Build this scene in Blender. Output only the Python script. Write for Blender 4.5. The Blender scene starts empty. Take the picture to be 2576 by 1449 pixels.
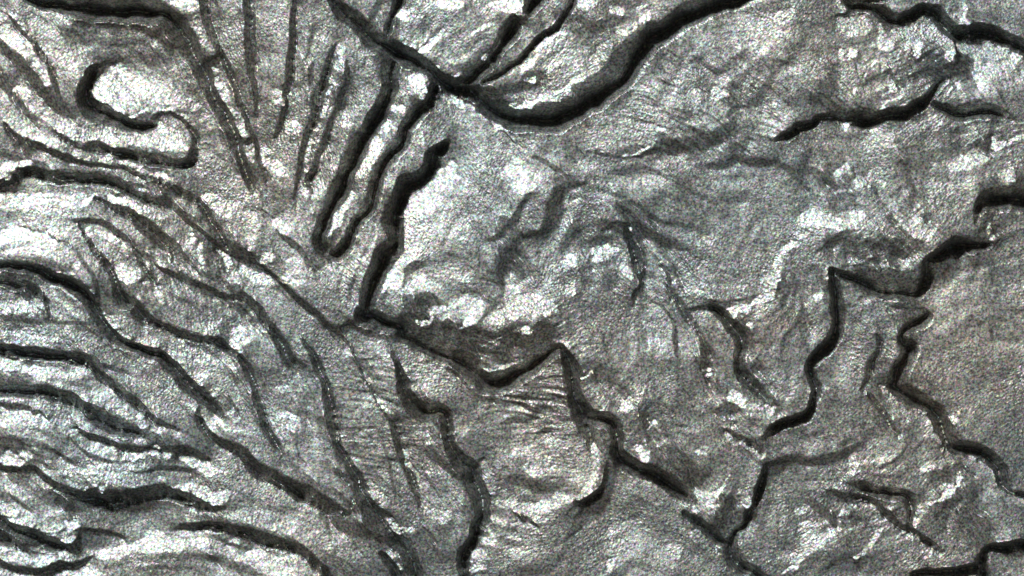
import bpy, math
import numpy as np
from mathutils import Vector

# look of the light and the mineral
WORLD_S = 0.26
WORLD_C = (1.0, 0.93, 0.84, 1)
KEY_P = 3900.0
KEY_C = (0.95, 0.995, 0.995)
COOL_P = 110.0
SLOPE = 3.0
ALPHA = 0.30
FIB = 0.29
MOTTLE = 0.045
FOLDS = 0.09
REFINE = 14
REFINE_COARSE = 115
STEP = 0.85
BASE_A = (.215, .24, .245, 1)
BASE_B = (.285, .268, .243, 1)
TINT = 0.9
METAL = 1.0
ROUGH = 0.545
BUMP = 0.8
FOCUS_H = 0.0
FSTOP = 0.25

# ------------------------------------------------------------------ camera, light, exposure
scene = bpy.context.scene
S = 0.001                      # one traced unit = 1/2576 of the frame width
W, H = 2576.0, 1449.0

cam_d = bpy.data.cameras.new("camera")
cam = bpy.data.objects.new("camera", cam_d)
scene.collection.objects.link(cam)
CAM_Z = 9.0
cam.location = (0, 0, CAM_Z)
cam.rotation_euler = (0, 0, 0)
cam_d.sensor_width = 36.0
cam_d.lens = 36.0 * CAM_Z / (W * S)
cam_d.clip_start = 0.1
cam_d.clip_end = 200.0
scene.camera = cam
cam_d.dof.use_dof = True
cam_d.dof.focus_distance = CAM_Z - FOCUS_H
cam_d.dof.aperture_fstop = FSTOP

world = bpy.data.worlds.new("World")
scene.world = world
world.use_nodes = True
bg = world.node_tree.nodes["Background"]
bg.inputs[0].default_value = WORLD_C
bg.inputs[1].default_value = WORLD_S

LAZ = math.radians(118.0)      # azimuth the main lamp stands at (0 = right, 90 = top of the picture)
LTH = math.radians(52.0)       # how far it leans away from the lens axis


def lamp(name, az, th, dist, size, power, col):
    d = bpy.data.lights.new(name, 'AREA')
    d.shape = 'DISK'
    d.size = size
    d.energy = power
    d.color = col
    o = bpy.data.objects.new(name, d)
    scene.collection.objects.link(o)
    v = Vector((math.sin(th) * math.cos(az), math.sin(th) * math.sin(az), math.cos(th)))
    o.location = v * dist
    o.rotation_euler = v.to_track_quat('Z', 'Y').to_euler()
    return o


lamp("microscope_lamp", LAZ, LTH, 14.0, 3.0, KEY_P, KEY_C)
lamp("cool_fill", LAZ + math.radians(200), math.radians(42), 14.0, 4.0, COOL_P, (0.42, 0.74, 1.0))  # added fill, no known source: bluish light on facets turned from the main lamp

vs = scene.view_settings
vs.view_transform = 'Standard'
vs.look = 'None'
vs.exposure = 0.0
vs.gamma = 1.0
vs.use_curve_mapping = False
scene.cycles.max_bounces = 4

# Tracings: first token of a line = tile (row, col) whose local units are used (a tile is 1932 x 1449
# units = a quarter of the width, a third of the height); K = D crevice / B bright crest / P facet patch;
# value; then x,y,width triples.
TRACE = """
00 D 1 180,-20,60 330,20,110 560,50,150 800,70,170 1050,80,170 1230,110,160 1350,210,170 1430,340,160 1500,480,130 1560,620,120 1620,740,110 1700,880,110 1760,1010,100 1810,1150,90 1850,1290,80 1885,1400,60 1895,1460,30
00 D .8 1540,-30,70 1545,100,80 1590,230,60 1650,350,60 1710,480,60 1760,600,60 1810,760,50 1860,900,50 1910,1030,40 1950,1150,40 1980,1250,40 2000,1330,15
00 D .75 1866,-30,60 1872,200,60 1890,400,50 1900,560,50 1915,700,40 1925,860,30
00 D .95 800,480,20 730,500,50 680,550,80 650,640,110 640,740,120 700,810,130 800,860,130 920,910,120 1040,950,120 1130,960,80 1160,940,30
00 D .8 1150,900,30 1250,850,35 1350,880,40 1420,940,45 1470,1020,60 1480,1100,70 1450,1180,80 1370,1220,90 1250,1220,90 1100,1200,80 980,1180,80 850,1150,80 740,1120,60 600,1100,60 500,1060,50 420,1000,40
00 D .7 70,110,15 140,190,40 230,280,55 290,370,55 370,460,50 410,560,45 440,660,40 480,770,35 500,830,20
00 D .5 20,330,40 80,420,60 180,480,80 230,560,90 320,660,80 400,760,80 480,840,60 570,890,20
00 D .45 -20,540,80 50,650,80 120,760,60 200,850,60 300,900,30
00 D .8 30,950,40 130,1040,65 300,1110,60 450,1170,55 600,1215,50 820,1240,40 1000,1290,50 1180,1360,55 1340,1440,60 1480,1509,70 1560,1600,70 1610,1680,70 1670,1770,60 1720,1839,55 1800,1889,50 1930,1939,40 2060,2000,20
00 D .85 -40,1410,60 60,1360,80 180,1300,90 320,1320,90 480,1345,90 700,1350,90 900,1400,80 1050,1480,70 1200,1520,60 1290,1560,60 1400,1670,50 1510,1740,45 1610,1830,40 1720,1900,40 1860,1950,40 1960,2000,20
00 D .35 0,1180,20 60,1170,30 200,1210,30 350,1240,20
00 B 0.68 60,900,50 200,1010,50 400,1090,45 600,1180,40 800,1210,35 960,1250,35 1150,1320,40 1300,1380,40
00 B 0.79 20,1330,90 100,1280,80 200,1240,40
00 B 0.70 0,170,90 60,230,70 120,330,80 190,390,60 260,470,50 340,560,45 380,640,40
00 B 0.62 30,70,30 160,160,35 250,260,35 340,390,30 420,480,30
00 B 0.65 150,680,60 250,790,60 370,900,50 500,1000,50 620,1080,50
00 B 0.79 740,620,90 750,740,90 820,800,50 930,850,25
00 B 0.76 960,880,20 1050,860,22 1160,820,22 1300,820,22 1400,870,22 1460,940,20
00 B 0.66 880,500,60 960,580,70 1060,650,80 1200,720,80 1350,770,60 1480,800,60
00 B 0.68 660,1050,60 850,1060,60 1060,1080,60 1250,1110,60 1390,1100,60
00 B 0.70 1200,940,40 1240,1010,30 1300,1060,30
00 B 0.70 1470,170,60 1560,330,50 1630,450,45 1620,560,50 1660,640,50 1740,800,50 1800,940,45 1860,1090,40 1920,1220,40
00 B 1 1600,540,25 1640,560,25
00 B 1 1640,630,30 1690,640,20
00 B 0.75 1320,10,60 1420,40,90 1480,60,60
00 B 0.65 1560,880,80 1560,980,80 1560,1150,100 1650,1250,80
01 D .8 295,-30,50 285,150,60 275,300,65 265,450,65 250,600,60 235,720,50 215,830,50 190,920,55 150,1010,45 130,1040,15
01 D 1 560,-60,90 600,30,100 700,120,120 790,200,130 860,290,140 960,340,150 1060,400,190 1180,440,150 1300,520,120 1380,600,120 1470,650,150 1600,680,110 1680,740,80 1750,800,120 1850,850,160 1950,890,170 2080,900,180 2220,890,190 2400,830,180 2560,750,170 2690,650,150 2800,540,150 2890,410,150 2990,290,170 3130,200,170 3260,110,170 3430,50,140 3600,0,110 3750,-30,60
01 D 1 1090,-40,90 1060,60,80 1020,150,60 1000,240,60 990,330,70
01 D .6 930,0,40 910,90,40 880,150,30 860,200,20
01 D 1 1020,470,130 1020,580,110 1020,680,110 970,780,130 910,880,150 850,980,140 790,1090,150 730,1200,160 690,1300,150 650,1400,140 610,1500,130 560,1600,120 500,1720,110 480,1820,100 520,1890,100
01 D .75 520,1890,90 600,1920,110 670,1850,100 720,1760,80 780,1650,80 850,1560,90 890,1480,100 900,1380,100 960,1260,110 1040,1150,110 1100,1060,110 1120,960,110 1190,870,110 1280,780,100 1340,690,110 1400,640,100
01 D .85 600,340,15 570,400,40 550,480,60 520,580,80 490,680,90 470,780,80 440,880,80 410,980,60 370,1080,50 345,1180,45 320,1300,40 300,1420,30 290,1480,10
01 D .6 440,470,20 410,560,30 400,640,10
01 D .7 690,470,20 690,560,40 680,640,50 650,720,45 620,820,40 580,900,40 550,1000,50 510,1080,45 480,1180,40 450,1280,50 400,1350,60 420,1440,30
01 D .6 0,1060,15 20,1170,40 60,1280,25 80,1370,12
01 D .35 90,560,20 95,700,25 80,860,15
01 D .95 1460,1060,30 1420,1110,100 1330,1170,110 1330,1260,130 1250,1340,150 1140,1400,150 1100,1490,160 1060,1560,160 1030,1650,160 1060,1750,150 1050,1830,150 980,1910,150 940,2010,150 890,2100,140 850,2190,130 830,2300,120 840,2370,110
01 D .85 2170,-40,110 2060,60,110 1970,150,110 1900,260,130 1820,370,100 1740,470,110 1640,560,120 1530,630,120
02 D .75 490,-40,60 420,90,70 330,190,60 230,290,60 130,390,60 30,470,60 -100,560,60 -220,620,60
02 D .6 -250,700,60 -80,690,60 60,660,60 150,610,110 230,580,70
01 B .95 1080,60,50 1110,130,60 1200,60,20
01 B .95 1430,230,20 1370,270,35 1310,340,35 1260,400,25
01 B .8 1300,270,15 1250,340,15
01 B 1.05 1440,0,100 1510,30,80
01 B 1.05 1810,30,40 1870,40,80 1950,60,70 2010,110,30
01 B .85 1800,180,25 1720,230,30 1660,260,20
01 B .8 1850,290,18 1790,380,20 1700,460,22
01 B .8 1290,450,18 1400,570,18
01 B .75 1490,560,20 1530,560,30
01 B .75 1180,580,60 1240,640,60 1260,700,60
01 B .95 1060,820,55 1080,820,50
01 B .8 990,920,20 950,980,25 900,1020,20
01 B 1.05 910,1060,60 870,1130,80 840,1200,80 800,1270,50 770,1330,30
11 B .95 740,20,35 690,90,45 640,170,40 600,260,30 570,320,20
01 B .75 590,560,22 560,680,22 530,780,25 500,860,30 470,940,35 440,1060,30 400,1180,30 380,1280,25
01 B .75 170,690,60 190,760,50
01 B .75 270,960,80 290,960,80
01 B .75 60,1130,60 100,1220,80 170,1280,80
01 B .65 640,350,50 650,440,60 630,520,40
01 D .6 1530,730,25 1650,810,25 1760,900,20 1900,1030,18 1980,1090,10
01 B .92 1490,735,15 1640,840,15 1740,900,16 1850,990,16 1930,1060,14 2030,1150,12
01 B 1.15 1480,1260,60 1420,1330,100 1360,1400,110 1290,1450,130 1250,1540,140 1180,1620,100 1165,1710,85 1172,1810,85 1180,1890,100 1110,1950,65 1060,2030,55 1000,2130,45 970,2190,30
02 B .92 380,240,22 310,300,30 240,350,20 190,430,25 120,500,35 60,550,18
02 B .75 550,30,90 570,30,90
02 B .85 90,610,30 150,615,25
02 B .85 470,630,60 520,600,20
02 B .82 0,790,25 120,780,30 240,750,40 330,760,30 420,770,20
02 B .75 250,720,20 400,680,14 470,650,14
02 B .75 400,830,14 480,790,12
02 B .7 800,70,60 740,90,20
02 B .7 860,240,40 930,190,50 1000,140,60
02 D .8 1050,190,60 1070,190,60
02 D .35 500,150,40 620,200,70 750,180,60 830,120,40
02 D .45 480,680,60 560,650,80 700,560,80 800,430,90 880,330,90
02 D .4 820,20,60 900,40,50 1000,20,30
02 D .55 640,1140,15 720,1170,25 850,1185,20 960,1180,20 1040,1140,40 1130,1110,80 1250,1100,90 1380,1080,90 1500,1060,100 1580,1000,80 1660,940,60
02 D .4 1640,860,40 1740,810,40 1830,740,60 1930,640,50
02 B .75 840,1160,12 960,1150,14 1040,1110,10
02 D .55 1480,1250,30 1600,1240,50 1710,1200,60 1800,1220,60 1930,1215,60
02 D .6 330,1430,40 430,1400,40 560,1385,20
02 D .35 720,1300,20 900,1290,50 980,1270,40 1110,1310,30 1220,1340,50 1300,1400,60 1370,1450,50
02 D .45 170,1190,15 270,1240,35 370,1290,35 430,1340,25 440,1300,10
02 B .9 20,1260,120 60,1360,120 100,1420,100
02 B .75 1550,700,80 1570,700,80
03 D 1 570,20,60 700,30,90 800,60,90 900,130,100 990,150,90 1060,110,90 1160,70,90 1270,110,120 1350,190,130 1410,250,120 1490,250,110 1600,230,110 1720,260,110 1840,310,100 1950,380,90 2060,460,80
03 D .8 560,-20,60 720,-10,80 900,-10,40
03 B .9 510,10,50 560,60,50
03 B 1 560,150,60 650,170,90 730,180,80 640,230,60
03 B .97 860,260,50 890,330,110 920,310,80 1010,270,60 1100,230,70 1200,240,70 1280,290,60 1380,330,50 1500,360,70 1640,370,80 1760,400,60 1880,440,50
03 B .8 560,410,70 640,400,50
03 B .9 840,190,30 870,250,30
03 B .95 1120,330,50 1130,420,30
03 B .8 1440,110,40 1500,200,30
03 D .5 900,430,15 910,540,20 960,620,40 1040,640,30
03 B .9 870,440,18 880,540,25 910,620,25 950,670,35 1030,690,25
03 B .85 830,470,15 760,530,15 700,610,12
03 B .85 960,430,12 1090,330,12
03 B .8 900,460,10 1000,370,10
03 B .97 1640,620,30 1660,560,80 1760,500,40 1860,470,30
03 B .9 1680,400,12 1680,540,12
03 B .8 1350,400,70 1350,440,60
03 B .75 1600,450,60 1600,480,60
03 B .75 100,130,80 120,130,80
03 B .95 640,680,30 640,700,30
03 B .85 870,760,30 850,790,20
03 B .7 1930,590,80 1930,620,80
03 D .76 40,1050,40 180,1000,80 300,930,80 400,880,70 560,900,80 680,900,130 800,900,140 900,870,120 1040,850,110 1150,790,100 1230,720,80 1310,620,60 1380,550,30
03 D .5 330,740,50 420,760,60 480,820,60 620,860,60 760,840,50
03 D .74 1260,780,60 1350,830,100 1460,860,110 1580,850,110 1680,840,110 1780,860,60 1860,890,30
03 D .5 1680,880,20 1700,980,30 1660,1050,40 1620,1120,60
03 B .75 540,930,20 600,970,40
03 B 1 1420,1260,60 1500,1240,80 1600,1210,50 1660,1190,20
03 B .95 1690,1060,40 1720,1110,50 1830,1060,30 1930,1020,25
03 B .95 500,1290,40 590,1260,50 620,1290,40
03 B .95 680,1370,60 760,1330,50 780,1280,20
03 B .95 780,1330,40 820,1350,60 870,1400,50
03 D .6 610,1290,30 650,1280,25
03 D .45 330,1130,30 270,1190,60 270,1290,60 390,1310,40 450,1360,50 520,1420,40
03 D .45 100,1240,40 180,1290,50 260,1370,50 300,1420,30
03 D .4 1160,1180,25 1220,1260,30
03 B .8 1780,1340,60 1850,1350,40
03 D .5 1880,1380,80 1980,1370,80
10 D .9 720,50,40 800,70,50 880,120,70 980,170,90 1050,220,110 1130,290,110 1200,350,110 1260,410,80 1300,480,40 1300,530,15
10 B 0.87 620,90,40 680,50,30 720,10,25
10 B 1 840,50,40 920,70,60 1000,110,45 1100,150,20 1220,200,18
10 D .65 560,210,25 680,215,35 790,235,45 860,290,55 930,330,45 1000,370,40 1030,440,45 1060,530,45 1100,600,45 1170,680,40 1200,700,20
10 D .75 1180,550,20 1230,590,45 1330,640,50 1440,680,50 1560,720,50 1650,770,50 1760,790,55 1850,800,60 1932,870,70 1992,960,80 2082,1080,90 2142,1170,110 2192,1270,110 2282,1330,70
11 D .7 330,1090,20 400,1180,50 450,1270,60 490,1350,70 530,1449,60 545,1560,70 570,1700,70 585,1799,70 610,1899,60 650,1979,60 700,2049,60 760,2149,80 820,2309,110 900,2429,130 1000,2529,130 1090,2629,130 1160,2739,110 1190,2849,90 1200,2919,80
21 D .6 620,660,40 700,730,60 780,800,60
10 D .9 600,250,10 650,330,25 710,420,40 770,480,50 810,560,60 860,650,70 900,740,100 950,830,120 1030,900,110 1110,960,100 1200,1010,70 1320,1060,60 1450,1100,60 1560,1110,60 1650,1140,80 1740,1210,80 1820,1290,80 1880,1380,70 1920,1460,60 1940,1560,60 1972,1679,70 2032,1809,70 2082,1889,70 2120,1960,40
10 D .5 420,340,20 500,390,35 580,440,30 640,520,30 700,600,25 730,700,25 750,780,30 770,840,15
10 D .4 -20,300,10 80,265,15 220,275,25 330,300,30 430,350,25
10 B 1.15 -20,370,70 60,320,75 150,315,75 250,325,70 350,355,60 430,385,40
10 B 0.70 30,60,100 150,60,90 300,60,90 400,80,60
10 B 0.70 50,450,30 200,450,25 330,460,20 410,430,16
10 B 0.79 580,530,20 610,560,40
10 D .95 -20,540,60 100,560,70 250,590,80 380,630,100 500,680,120 600,740,130 690,830,130 740,930,110 790,1010,90 860,1080,90 960,1140,100 1080,1190,100 1200,1240,110 1280,1310,120 1380,1400,130 1480,1500,125 1570,1570,110 1620,1630,90 1680,1690,40
10 D .75 -20,660,90 60,670,90 160,700,90 250,740,80 320,800,50 360,870,40 380,960,40
10 D .45 0,940,30 100,950,40 300,975,30 500,980,25 680,985,25
10 B 0.66 20,870,60 150,860,50 260,890,40
10 D .9 -20,1190,90 150,1200,90 330,1220,90 500,1240,90 620,1270,90 700,1320,80 760,1400,70 860,1460,60 950,1549,60 1050,1619,70 1150,1689,60 1250,1759,50 1350,1800,25
10 B 0.75 630,720,40 700,780,40 760,890,40 820,980,50 910,1060,50 1040,1120,50 1200,1180,60 1290,1240,60 1380,1330,60 1500,1410,70
10 B 0.79 900,600,90 960,640,80 1030,620,60
10 B 0.87 1090,670,20 1140,730,35 1200,780,35 1240,820,20
10 B 0.70 640,280,30 700,310,40 800,340,30 900,390,40 960,440,60
10 B 0.83 1410,330,50 1430,370,50
10 B 0.79 1490,420,30 1520,520,30 1520,600,20
10 B 0.84 1650,440,40 1740,550,40 1820,600,50 1930,650,50
10 B 0.70 1560,20,60 1660,90,90 1800,150,100 1850,180,80
10 B 0.70 1900,200,80 1900,420,60
10 B 0.79 1780,1200,60 1790,1080,80 1850,1120,60
10 B 0.66 1640,980,40 1540,1040,30
10 B 0.79 0,1290,70 180,1330,60 300,1340,60 420,1380,50 570,1410,60
10 B 0.58 20,1100,70 300,1130,70 550,1170,60
11 D .95 800,930,150 950,980,130 1080,1020,120 1120,1100,110 1250,1160,110 1400,1230,110 1550,1270,130 1650,1370,150 1760,1430,170 1900,1410,165 2032,1330,120 2132,1270,110 2232,1210,90 2312,1195,80 2362,1270,100 2382,1360,110 2392,1449,115 2422,1579,130 2492,1699,170 2612,1719,130 2702,1749,120 2732,1849,110 2722,1949,110 2782,2039,130 2892,2089,130 3012,2139,130 3132,2219,130 3222,2279,110 3290,2330,50
11 D .5 700,1000,60 900,1050,80 1100,1120,80
11 D .7 0,480,25 80,600,30 170,680,30 260,760,50 350,840,50 430,910,50 520,980,60 600,1040,45 660,1100,35 710,1180,25 760,1290,25 820,1400,22 900,1549,18 970,1669,18 1030,1779,40 1070,1899,50 1100,1999,60 1150,2129,60 1180,2209,60 1210,2299,40 1240,2370,15
21 B .75 1110,500,20 1150,600,25 1230,700,30 1270,790,30 1290,900,30 1300,1000,20
21 B .7 880,30,10 985,210,12
11 D .55 180,320,30 300,400,50 370,480,50 430,580,45 450,610,20
11 D .4 20,130,20 80,180,40 130,200,20
11 D .35 110,420,20 220,530,25 300,610,20
11 B .8 160,240,60 210,290,60
11 B .85 280,540,60 330,590,50
11 B .85 60,500,80 110,510,60
11 B .95 50,660,80 90,690,40
11 B .75 220,660,60 330,690,60
11 B .8 100,730,20 160,780,22 220,880,25 280,910,20
11 B .95 1060,600,60 1060,700,60
11 B .97 1150,700,60 1230,690,80 1300,710,70 1380,770,30 1450,830,40 1520,850,80 1600,850,120 1660,900,80 1620,960,60
11 B 1 1740,970,40 1820,950,60 1890,910,60 1960,870,90 2040,840,110 2130,850,120 2190,880,80
11 B .85 1230,1000,40 1290,970,30 1340,900,18 1430,890,12
11 B .8 1640,960,40 1530,1020,25
11 D .45 1120,920,60 1200,880,100 1290,850,80
11 D .4 1100,600,80 1200,550,70 1270,540,50
11 D .5 1190,460,50 1220,460,50
11 D .4 1540,1020,60 1600,980,60
11 B .7 1690,1190,10 1850,1110,10
11 D .6 1740,370,20 1810,335,40 1890,270,45 1960,200,45 2000,120,30 2060,40,30 2070,-20,15
12 D .55 -80,720,40 -90,640,60 -60,560,60 -20,460,70 60,370,50 140,310,40 220,320,50 290,250,90 310,160,110 330,60,90 370,-20,70 430,-60,60 500,-70,40
12 D .35 430,40,30 520,30,30 600,60,20
11 D .35 1690,540,20 1680,600,30
11 D .35 1650,700,50 1750,800,60 1800,860,40
12 B 1.05 630,460,45 700,450,45 800,440,35
12 B .95 430,520,80 440,480,40
12 B .95 860,580,40 880,650,40
12 B .9 430,700,30 440,750,60
12 B .85 870,270,20 900,300,30
12 B .95 100,1050,50 120,1050,50
12 D .85 690,270,30 790,230,30 850,270,50 890,350,60 920,430,70 940,520,70 960,620,55 980,690,45 920,740,20 890,850,25
12 D .4 620,380,30 610,470,20 580,530,15
12 D .35 640,370,60 740,370,70
12 D .55 780,90,40 860,170,70 950,260,70 1050,320,70 1140,370,60 1250,410,40 1310,440,20
12 D .35 820,80,30 950,110,30 1060,190,30 1200,240,30 1350,260,30 1440,320,20
12 D .3 540,620,40 620,680,30
12 D .6 1130,540,20 1190,620,40 1200,740,50 1260,820,60 1310,920,70 1370,990,60 1420,1060,50 1450,1150,50 1450,1300,60 1470,1400,40
12 D .5 1060,810,15 1140,870,20 1190,950,25 1220,1050,30 1230,1150,35 1230,1210,20
12 D .95 1330,880,15 1430,870,35 1520,880,70 1600,940,100 1660,1020,100 1720,1100,90 1730,1170,80 1710,1260,80 1730,1350,100 1800,1420,90 1860,1500,80 1940,1570,50
13 D .95 500,600,90 510,720,90 520,850,100 530,960,110 500,1080,110 440,1160,100 370,1230,100 310,1310,90 320,1400,80 360,1470,80 350,1560,80 300,1680,90 200,1730,90 80,1760,80 0,1810,50 -60,1860,25
13 D .92 500,590,60 620,640,80 750,700,110 880,740,110 1020,760,100 1140,750,80 1210,660,100 1200,560,90 1260,470,100 1360,410,130 1480,400,130 1600,400,90 1700,370,40 1760,350,12
13 D .4 700,580,60 900,640,120 1020,650,100
13 D .95 940,870,17 1050,870,23 1180,880,35 1220,930,70 1160,980,94 1060,1020,82 1010,1080,82 1030,1150,94 1080,1190,129 1040,1280,129 990,1370,141 960,1460,135 1060,1529,129 1200,1609,141 1300,1719,141 1350,1839,129 1400,1919,106 1530,1939,118 1650,1989,129 1740,2089,118 1760,2189,94 1820,2269,64 1940,2285,64 2050,2285,64
13 D .65 830,1080,40 830,1180,60 800,1280,70 760,1370,60 720,1449,40 710,1500,25 770,1560,50 850,1640,60 920,1730,50 1000,1790,30
13 D .95 1560,240,30 1580,160,50 1640,60,120 1760,50,170 1950,60,170 2100,60,170
13 D .6 1690,160,10 1695,260,10 1700,330,12
13 D .5 370,450,15 480,380,30 600,300,30 640,280,20
13 D .6 640,540,20 750,540,20
13 D .35 930,180,60 1000,270,60 1120,380,60 1170,440,40
13 D .5 690,820,25 730,770,20
13 D .6 1380,650,20 1400,650,20
13 D .4 1580,1000,20 1680,950,40 1800,970,30
13 D .4 1680,1000,30 1700,1100,30
13 B 1.05 280,200,90 360,210,100 480,220,60 600,220,50 660,190,40 720,190,25
13 B .85 220,400,30 150,410,50 100,460,50 60,540,40 40,620,45 20,700,40 10,770,20
13 B .85 260,320,40 300,310,40
13 B 1 860,0,30 920,80,40 960,150,40 1030,200,50 1100,270,90 1140,310,60 1250,290,30
13 B .8 1670,230,30 1680,330,20 1730,330,30
13 B .8 80,650,10 30,730,10
13 B .8 450,580,25 450,640,20
13 B .8 370,790,40 390,800,40
12 B 1.05 1640,910,60 1700,900,60 1770,890,50
12 B 1 1780,850,25 1850,830,40 1920,780,60
12 B .85 1800,1000,40 1815,1000,40
12 B .8 1900,680,60 1930,740,90
12 B .8 1480,1370,50 1500,1370,50
12 D .5 1480,830,12 1700,825,20 1830,790,25
12 B .9 530,1400,20 600,1360,16
12 B .8 240,810,40 330,900,40
12 B .8 0,740,50 20,740,50
12 B .8 380,940,12 350,1020,12
12 B .7 1080,1130,80 1130,1200,60
12 D .5 230,950,40 200,1000,40
12 D .4 350,990,40 170,1130,60 60,1230,40
12 D .5 520,940,30 540,940,30
12 D .4 600,1080,20 620,1080,20
20 D .9 -40,40,90 150,60,100 320,60,110 480,90,100 600,140,90 680,210,90 780,280,110 900,330,110 1010,370,100 1080,390,50
20 D .5 0,150,25 120,170,35 260,200,40 380,250,30
20 B 0.79 0,190,30 100,230,40 240,250,50 350,290,50
20 B 0.86 720,70,70 790,100,60 880,180,45 980,240,45 1060,270,50 1150,340,40 1230,370,40
20 B 0.66 570,60,60 650,90,60
20 D .45 510,390,30 600,490,30 700,560,30 820,580,25
20 D .7 560,330,30 700,400,50 800,440,60 900,480,60 1020,495,45 1150,485,40 1300,485,50 1420,500,60 1530,550,60 1590,570,20
20 B 0.70 520,370,30 600,400,50 700,470,60 850,530,60
20 B 0.84 950,540,40 1130,520,40 1200,510,50 1280,540,40
20 B 0.89 1400,560,60 1460,600,50 1560,650,60 1680,680,50
20 B 0.79 1010,570,22 990,650,14
20 D .6 1020,660,15 1150,650,30 1300,640,35 1450,640,20
20 B 0.87 670,650,50 700,650,50
20 B 0.87 0,290,40 50,300,40
20 B 0.75 60,570,80 120,590,70 200,540,60
20 B 0.75 740,700,12 700,790,14 620,800,12
20 B 0.83 770,790,25 790,790,25
20 B 0.79 1200,730,15 1320,770,20 1450,790,70 1550,830,70 1700,860,60
20 D .85 -40,620,50 100,640,60 250,640,50 340,700,60 420,760,60 500,800,60 600,850,110 720,870,170 850,880,160 1000,850,120 1150,820,100 1280,820,110 1390,870,110 1500,900,100 1600,920,60 1700,930,30
20 D .4 400,850,80 600,930,60 800,930,40
20 D .9 -40,1000,100 80,1080,120 200,1130,150 330,1170,130 430,1220,110 530,1240,80 600,1180,40
20 D .7 -20,1120,120 150,1200,100
20 B 0.79 0,900,40 40,940,60 150,1020,50 260,1070,50 400,1100,30 500,1070,50 600,1080,20
20 D .75 390,1120,10 500,1105,18 650,1105,25 800,1115,35 930,1150,22
20 B 0.70 460,1190,60 540,1180,60
20 B 0.87 905,1190,40 925,1190,40
20 B 1.1 1120,1170,60 1190,1160,70
20 D .4 70,830,20 150,900,25 240,960,20
20 B 0.62 30,710,40 120,800,40 220,900,40
20 D .8 -40,1330,50 80,1380,50 200,1400,60 330,1410,70 450,1390,70 560,1370,50 650,1330,40 720,1300,15
20 B 0.68 0,1240,60 120,1290,60 250,1330,70 400,1330,60 520,1290,60
20 B 0.83 0,1430,50 100,1440,40 250,1460,40 500,1430,40 680,1430,80
20 B 1 740,1300,50 850,1290,60 1000,1230,60 1100,1220,80 1240,1220,80 1340,1240,70 1400,1190,30 1520,1190,40 1650,1210,30 1750,1270,40 1850,1310,70 1930,1310,110 1992,1360,110 2092,1410,90 2192,1450,60
20 B 0.87 2100,1330,40 2150,1335,50
20 B 0.83 1490,1140,14 1560,1160,12
20 B 0.87 1770,1190,45 1800,1195,30
20 B 0.75 1450,1240,12 1600,1210,12
20 D .9 1330,1100,40 1420,1080,60 1550,1070,80 1700,1090,90 1850,1120,100 1932,1150,100 2082,1190,100 2182,1220,90 2282,1270,90 2362,1330,80 2442,1420,70 2480,1500,60
20 D .6 1720,90,25 1770,170,30 1800,230,20
20 B 0.87 1720,210,30 1790,280,35 1840,370,20
20 B 0.79 1600,60,60 1610,110,40
20 D .8 1490,170,15 1490,260,50 1550,350,50 1620,420,60 1700,450,70 1800,490,90 1880,580,110 1960,660,120 2082,710,120 2232,800,145 2382,870,130 2490,920,110 2620,970,60
21 D .95 1030,-209,30 1080,-129,60 1110,-10,90 1130,80,110 1200,160,130 1290,210,150 1390,210,120 1440,300,90 1440,400,80 1470,490,90 1540,570,120 1620,640,130 1640,740,150 1700,850,150 1710,960,110 1680,1060,100 1640,1160,90 1580,1240,90 1570,1340,90 1580,1500,90
21 D .5 1300,500,60 1400,600,60 1550,680,80
21 B .98 1720,600,40 1730,680,40 1740,760,40 1800,800,40
21 B .95 1850,900,80 1930,890,40
21 B .85 1790,1010,30 1860,1060,50
21 B .9 1740,1180,80 1760,1180,80
21 B 1 1620,1290,40 1660,1300,90
21 B .95 1700,1360,40 1640,1390,30
21 B .95 1900,1150,50 1970,1160,40
21 D .5 1270,1090,20 1330,1160,30 1360,1220,30 1390,1330,30 1410,1380,15
21 D .45 1180,400,20 1220,530,20 1270,650,20 1330,760,20 1380,850,15
21 D .45 890,260,15 930,380,20 980,520,25 1010,650,20 1050,780,20 1090,860,12
21 B .7 610,360,9 880,350,9
21 B .7 640,395,8 930,400,8
21 B .7 660,430,8 950,435,8
21 D .35 310,370,20 320,470,20 340,600,15
21 D .85 950,1280,60 1020,1370,90 1060,1460,90
21 B .7 960,1230,14 1040,1330,16 1090,1400,14
21 D .35 520,1040,30 560,1130,30
21 B .75 1330,980,60 1400,1010,90
21 B .75 1000,1020,40 1080,1090,50 1180,1100,40
21 B .75 0,960,50 120,1050,60 280,1100,60 450,1160,60 560,1220,60 680,1290,50
21 D .35 500,980,50 700,1080,100 850,1130,80
21 B .95 200,240,50 270,260,40 260,340,60
21 B .8 210,30,60 230,30,60
21 B .8 780,180,15 820,310,15 900,360,20
21 B .7 880,830,50 960,900,60
21 B .65 1500,250,60 1550,350,80
22 D .8 -30,925,10 0,940,20 60,980,40 130,1030,40 190,1080,20
22 B .97 -10,920,30 100,950,50 220,930,60 330,890,60 430,870,40
22 B .95 150,990,40 210,1020,60
22 B .85 0,1040,15 120,1060,18 200,1140,12
22 B .98 0,1160,40 40,1150,30
22 B 1 10,1300,50 80,1270,50 120,1260,20
22 D .85 560,320,130 590,420,80 580,490,30
22 B .75 620,470,30 640,560,50 640,660,50 600,740,45 560,800,40 500,860,20
22 D .85 720,600,20 710,680,30 690,780,60 620,850,80 540,890,70 480,890,40
22 D .4 450,940,15 400,1000,12
22 D .45 0,720,60 150,760,90 300,790,80
22 B .75 50,500,80 250,570,70
22 B .75 150,640,80 300,640,60
22 B .98 850,190,45 890,140,30
22 B .98 980,500,60 1000,560,50 950,590,20
22 B .85 1030,340,15 1080,270,18
22 B 1.1 1670,80,70 1700,100,90 1730,130,70
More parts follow.
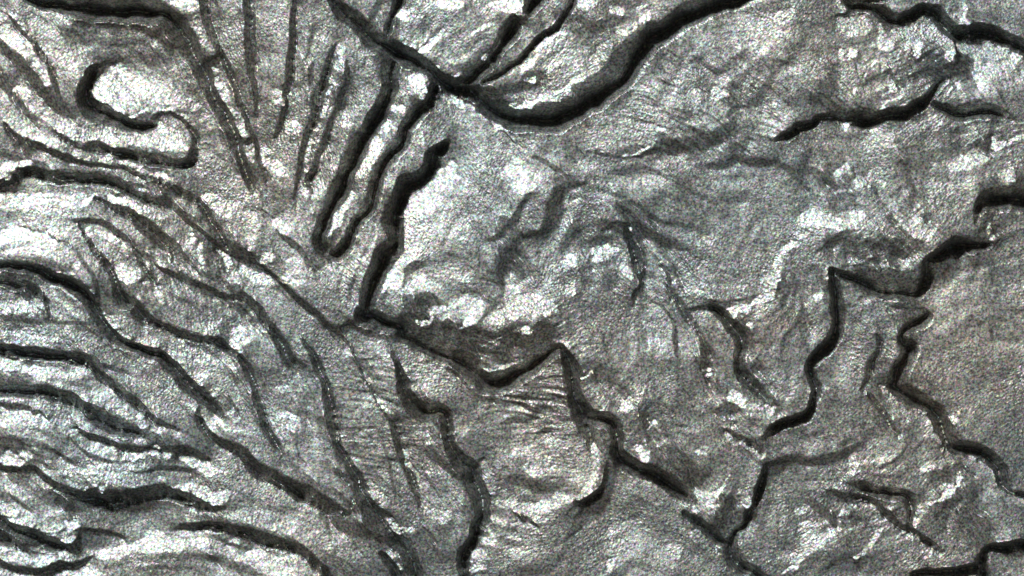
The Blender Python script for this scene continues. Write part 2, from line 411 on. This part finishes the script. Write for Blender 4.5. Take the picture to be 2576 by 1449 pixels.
22 B .9 1360,290,30 1390,330,20
22 B .8 1420,510,60 1440,510,60
22 D .35 1300,560,80 1360,640,80 1330,760,90
22 D .5 1250,320,20 1320,325,20
22 D .7 1600,350,18 1700,390,35 1800,450,60 1870,500,40
22 B .95 1590,370,14 1700,430,22 1800,500,22 1890,550,18
22 D .5 1560,200,60 1640,180,100 1700,190,50
22 B .9 1780,150,20 1850,190,25 1930,200,30
22 B .8 1540,230,14 1600,290,14
22 D .75 1920,600,60 1880,720,80 1840,840,80 1800,950,70 1770,1060,70 1690,1140,70 1640,1210,110 1660,1300,100 1740,1380,100 1850,1430,90 1960,1500,80
22 D .85 1310,970,50 1400,1030,70 1480,1090,80 1560,1160,90 1640,1210,90
22 B .9 1730,790,12 1780,880,30 1760,900,30
22 B .75 1490,880,14 1560,800,18 1650,700,14
22 B .85 750,1130,60 740,1160,50
22 B .85 760,1350,50 770,1360,50
22 B .85 1210,1230,60 1220,1290,50
22 D .5 400,1180,30 450,1120,25 530,1080,20
22 D .35 380,1300,50 250,1400,60 100,1420,60
23 D .6 -40,600,40 60,590,50 200,580,60 320,580,70 450,560,70 560,530,60 650,480,50 740,430,30
23 D .8 600,740,15 700,760,50 800,800,80 920,820,100 1020,840,100 1070,920,90 1080,1010,70 1070,1080,60 1100,1110,60 1170,1170,60 1240,1220,60 1290,1270,40
23 D .75 450,820,25 560,830,40 680,850,50 790,880,50 860,950,45 930,1020,50 1000,1080,50 1080,1110,50
23 D .45 330,900,60 420,960,60 500,1030,60 520,1070,30
23 D .85 1640,1460,90 1620,1330,90 1670,1250,80 1790,1230,80 1940,1225,80 2060,1225,80
23 D .9 1100,1430,60 1250,1410,70 1400,1415,80 1600,1400,110
23 D .6 1050,460,12 980,550,12 850,640,14
23 D .5 1180,440,14 1080,550,14
23 D .45 1250,700,60 1350,650,60
23 D .5 1430,630,50 1500,650,40 1540,690,40
23 B .9 890,20,30 950,130,35 1000,190,40 1100,250,45 1200,320,45 1240,380,50 1330,470,40 1410,540,25
23 B .8 1390,270,60 1410,270,60
23 B 1 1180,640,30 1290,580,30 1400,570,35 1500,580,50 1600,620,80 1680,680,50 1680,750,60 1700,800,60 1780,850,35 1870,890,60 1930,900,40
23 B .9 1140,920,30 1160,960,30 1140,1020,25 1120,1080,15
23 B .85 1180,910,12 1280,870,14 1400,790,16 1470,760,12
23 B .8 1440,710,40 1460,710,40
23 B .7 1290,800,30 1380,770,25
23 B .88 610,930,18 720,925,18 820,950,18
23 B .8 570,960,14 540,1030,14
23 B .8 790,1020,40 850,1050,30
23 B .82 890,1090,30 810,1170,30 740,1240,35 680,1300,35
23 B .85 930,1180,20 1030,1120,18
23 B .76 1070,1140,30 1150,1210,30 1220,1290,35
23 B 1.1 280,1070,70 310,1120,80 330,1180,90 320,1220,90 400,1170,40 480,1110,40 530,1100,20
23 B 1 300,1270,60 240,1310,40 180,1380,30 130,1430,20
23 B .8 220,970,40 290,930,30
23 B .8 10,190,50 30,190,50
23 B .7 160,1300,60 180,1300,60
23 B .7 870,620,12 940,570,12
00 P .37 650,280,520 1200,350,480
00 P .42 120,560,250 300,640,200
10 P .42 200,510,120 500,570,120
10 P .46 1000,750,160 1400,980,160
10 P .44 1400,500,140 1700,650,160
10 P .4 150,780,120 330,820,80
11 P .24 1150,1000,220 1500,1080,260 1850,1130,260
12 P .28 0,1080,250 250,1050,200
12 P .4 550,1330,260 750,1400,200
12 P .42 0,500,300 150,620,250
11 P .42 1500,1280,200 1900,1230,150
22 P .38 150,100,260 200,320,300
22 P .4 1100,250,400 1150,550,400 1350,700,300
22 P .33 1600,920,260 1600,1050,260
22 P .62 900,1200,500 1050,1350,500
02 P .42 500,180,260 700,400,300
02 P .48 1250,500,500 1300,800,400
03 P .3 1150,480,300 1450,500,300
03 P .4 760,600,160 1000,560,160
03 P .42 300,700,250 450,650,200
03 P .43 1200,1100,250 1500,1050,250
13 P .3 500,400,260 750,430,260 1000,450,240
13 P .4 150,700,250 200,1000,350 150,1250,260
23 P .36 1350,950,350 1550,1100,420 1500,900,350
23 P .36 500,1350,220 800,1350,220
23 P .4 650,1010,120 780,1080,100
23 P .38 30,130,150 60,200,120
20 P .44 150,450,250 400,550,250
20 P .42 1200,1360,160 1600,1360,220
20 P .42 300,850,180 500,900,150
21 P .44 1000,1180,300 700,1100,200
11 P .55 1400,350,420 1500,600,350
01 P .44 700,700,300 850,500,250
00 P .6 1650,1350,200 1850,1440,260
11 P .6 250,300,350 350,600,260
01 P .6 200,1300,300 450,1430,200
02 P .58 1000,1400,250 1250,1250,200
"""

# ------------------------------------------------------------------ relief of the specimen
PX = 0.6                                   # grid vertices per traced unit
X0, Y0, X1, Y1 = -300.0, -240.0, 2876.0, 1689.0
NX, NY = int((X1 - X0) * PX), int((Y1 - Y0) * PX)
rng = np.random.default_rng(7)


def gauss(a, s):
    """gaussian blur through the FFT (s in traced units)"""
    s = s * PX
    fy = np.fft.fftfreq(a.shape[0])[:, None]
    fx = np.fft.rfftfreq(a.shape[1])[None, :]
    return np.fft.irfft2(np.fft.rfft2(a) * np.exp(-2 * (math.pi * s) ** 2 * (fx * fx + fy * fy)), a.shape)


def noise(s):
    n = gauss(rng.standard_normal((NY, NX)), s)
    return n / n.std()


def smooth_line(p):
    """Catmull-Rom through the traced points"""
    if len(p) < 3:
        return p
    q = np.vstack([2 * p[0] - p[1], p, 2 * p[-1] - p[-2]])
    out = []
    for i in range(1, len(q) - 2):
        for t in (0, .25, .5, .75):
            a, b, c, d = q[i - 1], q[i], q[i + 1], q[i + 2]
            out.append(.5 * (2 * b + (c - a) * t + (2 * a - 5 * b + 4 * c - d) * t * t + (3 * b - a - 3 * c + d) * t ** 3))
    out.append(q[-2])
    out = np.array(out)
    out[:, 2] = np.maximum(out[:, 2], 6)
    return out


def stroke_field(p, grow=1.0):
    """max over the stroke of (1 - distance/radius), and that times the radius"""
    r_all = p[:, 2] * .5 * grow
    lo = np.floor(((p[:, 0] - r_all).min() - X0) * PX), np.floor(((p[:, 1] - r_all).min() - Y0) * PX)
    hi = np.ceil(((p[:, 0] + r_all).max() - X0) * PX) + 1, np.ceil(((p[:, 1] + r_all).max() - Y0) * PX) + 1
    a, b = int(max(lo[0], 0)), int(max(lo[1], 0))
    c, d = int(min(hi[0], NX)), int(min(hi[1], NY))
    if c <= a or d <= b:
        return None
    f = np.full((d - b, c - a), -1.0, np.float32)
    rr = np.full((d - b, c - a), 1.0, np.float32)
    for i in range(len(p) - 1):
        (x1, y1, w1), (x2, y2, w2) = p[i], p[i + 1]
        m = max(w1, w2) * .5 * grow + 3
        i0 = int(max((min(x1, x2) - m - X0) * PX, a)); i1 = int(min((max(x1, x2) + m - X0) * PX + 2, c))
        j0 = int(max((min(y1, y2) - m - Y0) * PX, b)); j1 = int(min((max(y1, y2) + m - Y0) * PX + 2, d))
        if i1 <= i0 or j1 <= j0:
            continue
        gx = X0 + np.arange(i0, i1)[None, :] / PX
        gy = Y0 + np.arange(j0, j1)[:, None] / PX
        dx, dy = x2 - x1, y2 - y1
        t = np.clip(((gx - x1) * dx + (gy - y1) * dy) / (dx * dx + dy * dy + 1e-6), 0, 1)
        r = (w1 + (w2 - w1) * t) * .5 * grow
        u = 1 - np.hypot(gx - x1 - t * dx, gy - y1 - t * dy) / r
        sl = (slice(j0 - b, j1 - b), slice(i0 - a, i1 - a))
        k = u > f[sl]
        f[sl][k] = u[k]
        rr[sl][k] = r[k]
    return (slice(b, d), slice(a, c)), f, rr


strokes = []
for line in TRACE.strip().splitlines():
    t, k, v, rest = line.split(' ', 3)
    p = np.array([[float(z) for z in q.split(',')] for q in rest.split()])
    p /= 3.0
    p[:, 0] += 644 * int(t[1])
    p[:, 1] += 483 * int(t[0])
    strokes.append((k, float(v), smooth_line(p)))

# tone the relief has to give at every spot (0 dark .. 1 bright), kept as a slope further down
T = np.full((NY, NX), 0.5) + 0.03 * noise(60) + 0.035 * noise(22) + MOTTLE * noise(8) + .6 * MOTTLE * noise(4)
G = np.zeros((NY, NX))                     # depth of the crevices
part = np.zeros((NY, NX), np.int32)
best = np.zeros((NY, NX), np.float32)
wgt = np.zeros_like(T); acc = np.zeros_like(T)
for k, v, p in strokes:
    if k != 'P':
        continue
    r = stroke_field(p)
    if r is None: continue
    sl, f, rr = r
    m = np.clip(f * 1.8, 0, 1)
    m = m * m * (3 - 2 * m)
    T[sl] = T[sl] + 1.7 * (v - .5) * m
info = []
D = np.zeros_like(T)
n_part = 0
for k, v, p in strokes:
    if k != 'D':
        continue
    r = stroke_field(p, 1.6)
    if r is None: continue
    sl, f, rr = r
    u = np.clip(f, 0, 1)
    m = np.clip((f * 1.6 - .6 + .2) / .42 if v > .72 and p[:, 2].max() > 20 else u * 2.1, 0, 1)
    D[sl] = np.maximum(D[sl], m * m * (3 - 2 * m) * min(v * 1.1, 1))
    u = np.clip((f * 1.6 - .6 + .24) / 1.24, 0, 1)
    rr = rr / 1.6
    g = np.where(u > 0, u ** 1.05 * rr * SLOPE * v * min(max((v - .5) * 4, 0), 1) * np.clip((rr - 4.5) / 7, 0, 1) * (.55 if v < .93 and p[:, 0].mean() < 800 else 1), 0)
    length = np.hypot(*np.diff(p[:, :2], axis=0).T).sum()
    if v >= .6 and length > 60 and p[:, 2].max() > 14:
        n_part += 1
        q = (u > .12) & (g > best[sl])
        part[sl][q] = n_part
        best[sl][q] = g[q]
        info.append(('crevice', v))
    G[sl] = np.maximum(G[sl], g)
Bm = np.zeros_like(T)
for k, v, p in strokes:
    if k != 'B':
        continue
    r = stroke_field(p, 1.5)
    if r is None: continue
    sl, f, rr = r
    m = np.clip(f * 2.4, 0, 1)
    m = m * m * (3 - 2 * m)
    amt = m * (v - .5) * 2
    Bm[sl] = np.maximum(Bm[sl], amt)
    length = np.hypot(*np.diff(p[:, :2], axis=0).T).sum()
    if v >= .92 and length > 35 and p[:, 2].max() > 12:
        n_part += 1
        q = (f > .3) & (best[sl] < 2)
        part[sl][q] = n_part
        best[sl][q] = np.maximum(best[sl][q], 2.5)
        info.append(('crest', v))

# ragged outlines: everything traced is warped a little
wx = 2.6 * noise(14) + .7 * noise(4)
wy = 2.6 * noise(14) + .7 * noise(4)
yy, xx = np.mgrid[0:NY, 0:NX].astype(np.float32)


def sample(a, x, y):
    x = np.clip(x, 0, NX - 1.001); y = np.clip(y, 0, NY - 1.001)
    i = x.astype(np.int32); j = y.astype(np.int32)
    fx = x - i; fy = y - j
    return (a[j, i] * (1 - fx) + a[j, i + 1] * fx) * (1 - fy) + (a[j + 1, i] * (1 - fx) + a[j + 1, i + 1] * fx) * fy


sx, sy = xx + wx * PX, yy + wy * PX
D = sample(D, sx, sy); Bm = sample(Bm, sx + 3.2 * PX * noise(6), sy + 3.2 * PX * noise(6)); G = gauss(sample(G, sx, sy), 1.6)
ii = np.clip(np.rint(sx), 0, NX - 1).astype(int); jj = np.clip(np.rint(sy), 0, NY - 1).astype(int)
part = part[jj, ii]


# fibres: noise smeared along a flow field (angles in degrees, y down)
ctrl = [(150, 150, 60), (500, 200, 75), (800, 150, 88), (1000, 500, 100), (200, 500, 85), (300, 800, 85), (200, 1200, 88),
        (600, 1100, 70), (900, 1050, 12), (1000, 800, 35), (1300, 100, -50), (1500, 150, -20), (1750, 230, 35), (1900, 150, 30), (2000, 350, 40),
        (1650, 400, 35), (2350, 200, -35), (2500, 100, 60), (1250, 500, -60), (1300, 400, 60), (1500, 600, 75), (1800, 500, 45),
        (1900, 650, 30), (2300, 600, -40), (2450, 750, 60), (2450, 1000, -30), (1950, 850, -50), (2150, 950, 40), (1400, 950, 12),
        (1350, 880, -25), (1350, 1100, 8), (1250, 820, 20), (1550, 950, -50), (1600, 1250, 20), (1750, 1150, 60), (1900, 1300, -20),
        (2250, 1150, -45), (2300, 1350, -42), (2500, 1300, 60), (1600, 800, 25), (1700, 900, 75), (1300, 1350, -20), (1100, 1250, 60), (1450, 1350, -10)]
vx0 = np.zeros_like(T); vy0 = np.zeros_like(T); ws = np.zeros_like(T)
gx = X0 + xx / PX; gy = Y0 + yy / PX
for cx, cy, an in ctrl:
    w = 1.0 / (((gx - cx) ** 2 + (gy - cy) ** 2) / 1e4 + .4) ** 2
    vx0 += w * math.cos(2 * math.radians(an)); vy0 += w * math.sin(2 * math.radians(an)); ws += w
ang = .5 * np.arctan2(vy0 / ws + .35 * noise(30), vx0 / ws + .35 * noise(30))
cxv, cyv = np.cos(ang), np.sin(ang)



# faint folds that run along with the traced ones
ox = np.zeros_like(T); oy = np.zeros_like(T)
for k, v, p in strokes:
    if k == 'P' or len(p) < 4:
        continue
    for q0, q1 in zip(p[:-1], p[1:]):
        i = int((q0[0] - X0) * PX); j = int((q0[1] - Y0) * PX)
        if 0 <= i < NX and 0 <= j < NY:
            an = 2 * math.atan2(q1[1] - q0[1], q1[0] - q0[0]); ln = math.hypot(q1[1] - q0[1], q1[0] - q0[0]) * v
            ox[j, i] += ln * math.cos(an); oy[j, i] += ln * math.sin(an)
ox = gauss(ox, 38); oy = gauss(oy, 38)
fold_ang = .5 * np.arctan2(oy, ox)


def along(base, length, a, step=1.0):
    cx, sy_ = np.cos(a) * step, np.sin(a) * step
    out = base.copy()
    for sgn in (-1, 1):
        x, y = xx.copy(), yy.copy()
        pvx, pvy = None, None
        for s in range(length):
            j = np.clip(y, 0, NY - 1).astype(int); i = np.clip(x, 0, NX - 1).astype(int)
            vx, vy = cx[j, i] * sgn, sy_[j, i] * sgn
            if pvx is not None:
                fl = np.where(vx * pvx + vy * pvy < 0, -1, 1)
                vx, vy = vx * fl, vy * fl
            pvx, pvy = vx, vy
            x = x + vx; y = y + vy
            out += sample(base, x, y)
    return out / out.std()


streak = along(noise(1.6), 6, ang + math.pi / 2)
rag = np.clip(.88 + .28 * streak + .3 * noise(2.0) + .25 * noise(7), 0.0, 1.6)
Bm = np.maximum(Bm * rag * 1.15, (Bm - .6) * 2)
T = T - .42 * (gauss(D, 17) - .18) + .1 * (gauss(Bm, 14) - .05)
FOLD = along(noise(3.2), 14, fold_ang, 2.0)
FOLD2 = along(noise(6.5), 16, fold_ang, 3.0)
zone = np.clip(.5 + .5 * noise(70), 0, 1)
T = T + FOLDS * (.5 * FOLD + .8 * FOLD2) * (.4 + .6 * zone) * (1 - D)
T = T * (1 - D) + .1 * D
T = T + np.clip(Bm, 0, 1.3) * (1.28 - np.clip(T, 0.2, .9)) * (1 - .85 * np.clip((D - .8) * 6, 0, 1))

F1 = along(noise(.9), 4, ang)
F2 = along(noise(1.5), 7, ang)
F3 = noise(1.0)
F4 = noise(2.6)
calm = gauss(np.clip(.8 + .3 * noise(34), .3, 1.35), 4)

# tone -> slope towards the lamp -> height (least squares, so neighbouring slopes stay one surface)
gl = np.where(T > 0, T, 0)
T = np.clip(T, .05, 1.35)
SP, AL = math.tan(LTH / 2), ALPHA
lin = np.clip(.8 * T ** 3.0, .003, .97)
slope = SP - AL * np.sqrt(lin ** -.5 - 1)
slope -= np.median(slope)
lx, ly = math.cos(LAZ), -math.sin(LAZ)     # lamp direction in grid axes (y down)
fy = np.fft.fftfreq(NY)[:, None] * 2 * math.pi * PX
fx = np.fft.rfftfreq(NX)[None, :] * 2 * math.pi * PX
kl = fx * lx + fy * ly
kt = -fx * ly + fy * lx
LAM = 0.03
Sh = np.fft.rfft2(-slope)                  # surface facing the lamp falls towards it
Hh = (-1j * kl) * Sh / (kl * kl + LAM * kt * kt + 8e-5)
h = np.fft.irfft2(Hh, (NY, NX))
h -= G
# a few rounds of refinement: nudge the heights until lit slopes give the wanted tone in every direction
RIB = along(noise(1.9), 14, ang, 1.3)
ribs = np.zeros_like(T)
for cx, cy, rx, ry, a in ((1350, 1020, 120, 110, 1.0), (1800, 260, 230, 150, .7), (1330, 880, 170, 60, .7), (960, 1100, 110, 260, .7),
                          (2250, 620, 200, 160, .3), (1620, 1010, 130, 90, .3), (2330, 1330, 220, 110, .35), (2300, 200, 260, 120, .6),
                          (520, 700, 330, 140, .35), (1500, 760, 420, 200, .35)):
    ribs = np.maximum(ribs, a * np.exp(-((gx - cx) / rx) ** 4 - ((gy - cy) / ry) ** 4))
T0 = T + .15 * ribs * RIB * (1 - D)
fleck = np.clip(along(noise(1.3), 6, ang + .7 * noise(14)) - 1.5, 0, 2)
T0 = T0 + fleck * (.04 + .7 * np.clip(gauss(Bm, 16), 0, .35)) * (1 - D)
T0 = np.clip(.48 + (T0 - .5) * 1.15, .09, 1.25)


def refine(h, T0, G, px, rounds, step):
    """preconditioned descent on (lit tone - wanted tone) over the heights"""
    ny, nx = h.shape
    fy = np.fft.fftfreq(ny)[:, None] * 2 * math.pi * px
    fx = np.fft.rfftfreq(nx)[None, :] * 2 * math.pi * px
    kl = fx * lx + fy * ly
    kt = -fx * ly + fy * lx
    kk = kl * kl + kt * kt
    smo = np.exp(-.5 * kk * 1.2 ** 2) / (kk + 4e-4)
    jkl, jkt = 1j * kl, 1j * kt
    s_des = SP - AL * np.sqrt(np.clip(.8 * T0 ** 3.0, .003, .97) ** -.5 - 1)
    want = np.minimum(T0, 1.06)
    boost = 1 + .9 * np.clip(T0 - .6, 0, .6)
    free = G < 1
    leak = 1 - .018 * np.exp(-kk / .03 ** 2)            # keeps broad heights low, so no cliffs build up
    for it in range(rounds):
        Hk = np.fft.rfft2(h) * leak
        sl_ = -np.fft.irfft2(jkl * Hk, h.shape)        # tilt towards the lamp
        st_ = -np.fft.irfft2(jkt * Hk, h.shape)
        q = ((SP - sl_) ** 2 + st_ ** 2) / AL ** 2
        V = 1.077 * (1 + q) ** (-2 / 3.)
        e = V - want
        if it % 30 == 0 or it == rounds - 1:
            print('refine', it, 'rms', float(np.sqrt((e * e).mean())))
        dV = -2 / 3. * 1.077 * (1 + q) ** (-5 / 3.)
        jl = dV * -2 * (SP - sl_) / AL ** 2
        jt = dV * 2 * st_ / AL ** 2
        w = e * boost / (jl * jl + jt * jt + .35)
        stuck = np.clip(-e - .06, 0, .4) * .8
        ul = w * jl + stuck * np.clip(sl_ - s_des, -.35, .35)
        ut = w * jt + (.01 + stuck) * np.clip(st_, -.35, .35) * free
        h = np.fft.irfft2(Hk + step * (-jkl * np.fft.rfft2(ul) - jkt * np.fft.rfft2(ut)) * smo, h.shape)
    return h, V


hc = h[::2, ::2]
h2, V = refine(hc, T0[::2, ::2], G[::2, ::2], PX / 2, REFINE_COARSE, STEP)
dh = np.pad(h2 - hc, ((0, 1), (0, 1)), mode='edge')
xi = (xx / 2).astype(int); yi = (yy / 2).astype(int)
xf = xx / 2 - xi; yf = yy / 2 - yi
h += (dh[yi, xi] * (1 - xf) + dh[yi, xi + 1] * xf) * (1 - yf) + (dh[yi + 1, xi] * (1 - xf) + dh[yi + 1, xi + 1] * xf) * yf
h, V = refine(h, T0, G, PX, REFINE, STEP)
A = FIB * calm * (1 - .5 * np.clip(D, 0, 1))
z2 = np.clip(.5 + .6 * noise(26), 0, 1)
fine = A * (F1 * .55 + F2 * .45 * z2 + F3 * (.9 - .3 * z2) + F4 * .1)
h += fine
h -= h.mean()
print('relief range', np.percentile(h, [0, 2, 25, 50, 75, 98, 100]), 'fine slope', np.gradient(fine, axis=0).std() * PX, 'form slope', slope.std(), 'parts', n_part)

# ------------------------------------------------------------------ material
m = bpy.data.materials.new("silvery_mineral")
m.use_nodes = True
nt = m.node_tree
bs = nt.nodes["Principled BSDF"]
tc = nt.nodes.new("ShaderNodeTexCoord")


def nz(scale, detail, rough=.6):
    n = nt.nodes.new("ShaderNodeTexNoise")
    n.inputs["Scale"].default_value = scale
    n.inputs["Detail"].default_value = detail
    n.inputs["Roughness"].default_value = rough
    nt.links.new(tc.outputs["Object"], n.inputs["Vector"])
    return n


def ramp(src, stops):
    r = nt.nodes.new("ShaderNodeValToRGB")
    e = r.color_ramp.elements
    e[0].position, e[0].color = stops[0]
    e[1].position, e[1].color = stops[-1]
    for pos, c in stops[1:-1]:
        q = e.new(pos); q.color = c
    nt.links.new(src, r.inputs[0])
    return r.outputs[0]


def mix(kind, fac, a, b):
    x = nt.nodes.new("ShaderNodeMixRGB"); x.blend_type = kind
    x.inputs[0].default_value = fac
    nt.links.new(a, x.inputs[1]); nt.links.new(b, x.inputs[2])
    return x.outputs[0]


large = ramp(nz(1.3, 3).outputs[0], [(.3, BASE_A), (.7, BASE_B)])
tint = mix('OVERLAY', TINT, large, nz(190, 2).outputs[1])
grains = mix('MULTIPLY', 1.0, tint, ramp(nz(150, 2, .7).outputs[0], [(.34, (.35, .36, .38, 1)), (.5, (.95, .95, .95, 1)), (.66, (1.6, 1.58, 1.5, 1))]))
rust = mix('MULTIPLY', .6, grains, ramp(nz(2.2, 4).outputs[0], [(.66, (1, 1, 1, 1)), (.76, (.85, .62, .5, 1))]))
nt.links.new(rust, bs.inputs["Base Color"])
bs.inputs["Metallic"].default_value = METAL
bs.inputs["Specular Tint"].default_value = (.3, .3, .3, 1)
rr_ = nt.nodes.new("ShaderNodeMapRange")
nt.links.new(nz(60, 3).outputs[0], rr_.inputs[0])
rr_.inputs[1].default_value = .3; rr_.inputs[2].default_value = .7
rr_.inputs[3].default_value = ROUGH - .07; rr_.inputs[4].default_value = ROUGH + .07
nt.links.new(rr_.outputs[0], bs.inputs["Roughness"])
bp = nt.nodes.new("ShaderNodeBump")
bp.inputs["Strength"].default_value = BUMP
bp.inputs["Distance"].default_value = .0007
nt.links.new(nz(260, 3, .7).outputs[0], bp.inputs["Height"])
nt.links.new(bp.outputs[0], bs.inputs["Normal"])

# ------------------------------------------------------------------ meshes: the slab and its crevices and crests
px_ = ((gx - W / 2) * S).astype(np.float32)
py_ = ((H / 2 - gy) * S).astype(np.float32)
pz_ = (h * S).astype(np.float32)
co = np.stack([px_, py_, pz_], -1).reshape(-1, 3)
dzx = np.gradient(pz_, axis=1) / (S / PX); dzy = -np.gradient(pz_, axis=0) / (S / PX)
nrm = np.stack([-dzx, -dzy, np.ones_like(dzx)], -1).reshape(-1, 3)
nrm /= np.linalg.norm(nrm, axis=1, keepdims=True)

root = bpy.data.objects.new("rock_surface", None)
scene.collection.objects.link(root)
root["label"] = "crumpled silvery grey mineral surface with dark winding crevices and glittering white crests, filling the picture"
root["category"] = "rock surface"
root["kind"] = "thing"

# a crevice cut in two where another one crosses it becomes two parts; crumbs go back to the slab
lab0 = part[:-1, :-1]
pieces = []
for n in range(1, n_part + 1):
    js, is_ = np.nonzero(lab0 == n)
    todo = set(zip(js.tolist(), is_.tolist()))
    while todo:
        seed = todo.pop(); stack = [seed]; comp = [seed]
        while stack:
            j, i = stack.pop()
            for c in ((j + 1, i), (j - 1, i), (j, i + 1), (j, i - 1)):
                if c in todo:
                    todo.remove(c); stack.append(c); comp.append(c)
        cj, ci = np.array(comp).T
        if len(comp) > 60 and (ci.min() < (2576 - X0) * PX and ci.max() > -X0 * PX and cj.min() < (1449 - Y0) * PX and cj.max() > -Y0 * PX):
            pieces.append((info[n - 1][0], cj, ci))
lab = np.zeros_like(lab0)
for n, (nm, cj, ci) in enumerate(pieces):
    lab[cj, ci] = n + 1

base_idx = (np.arange(NY - 1)[:, None] * NX + np.arange(NX - 1)[None, :])
quad = np.stack([base_idx, base_idx + NX, base_idx + NX + 1, base_idx + 1], -1)


def make(name, mask, extra=None):
    q = quad[mask]
    if len(q) < 12:
        return None
    used, inv = np.unique(q.ravel(), return_inverse=True)
    me = bpy.data.meshes.new(name)
    me.vertices.add(len(used))
    me.vertices.foreach_set("co", co[used].ravel())
    me.loops.add(len(inv))
    me.loops.foreach_set("vertex_index", inv.astype(np.int32).ravel())
    me.polygons.add(len(q))
    me.polygons.foreach_set("loop_start", np.arange(0, len(inv), 4, dtype=np.int32))
    me.update(calc_edges=True)
    me.polygons.foreach_set("use_smooth", np.full(len(q), name != "crevice"))
    if name != "crevice":
        me.normals_split_custom_set_from_vertices(nrm[used].tolist())
    me.materials.append(m)
    o = bpy.data.objects.new(name, me)
    scene.collection.objects.link(o)
    o.parent = root
    return o


make("slab", lab == 0)
for i, (nm, cj, ci) in enumerate(pieces):
    make(nm, lab == i + 1)
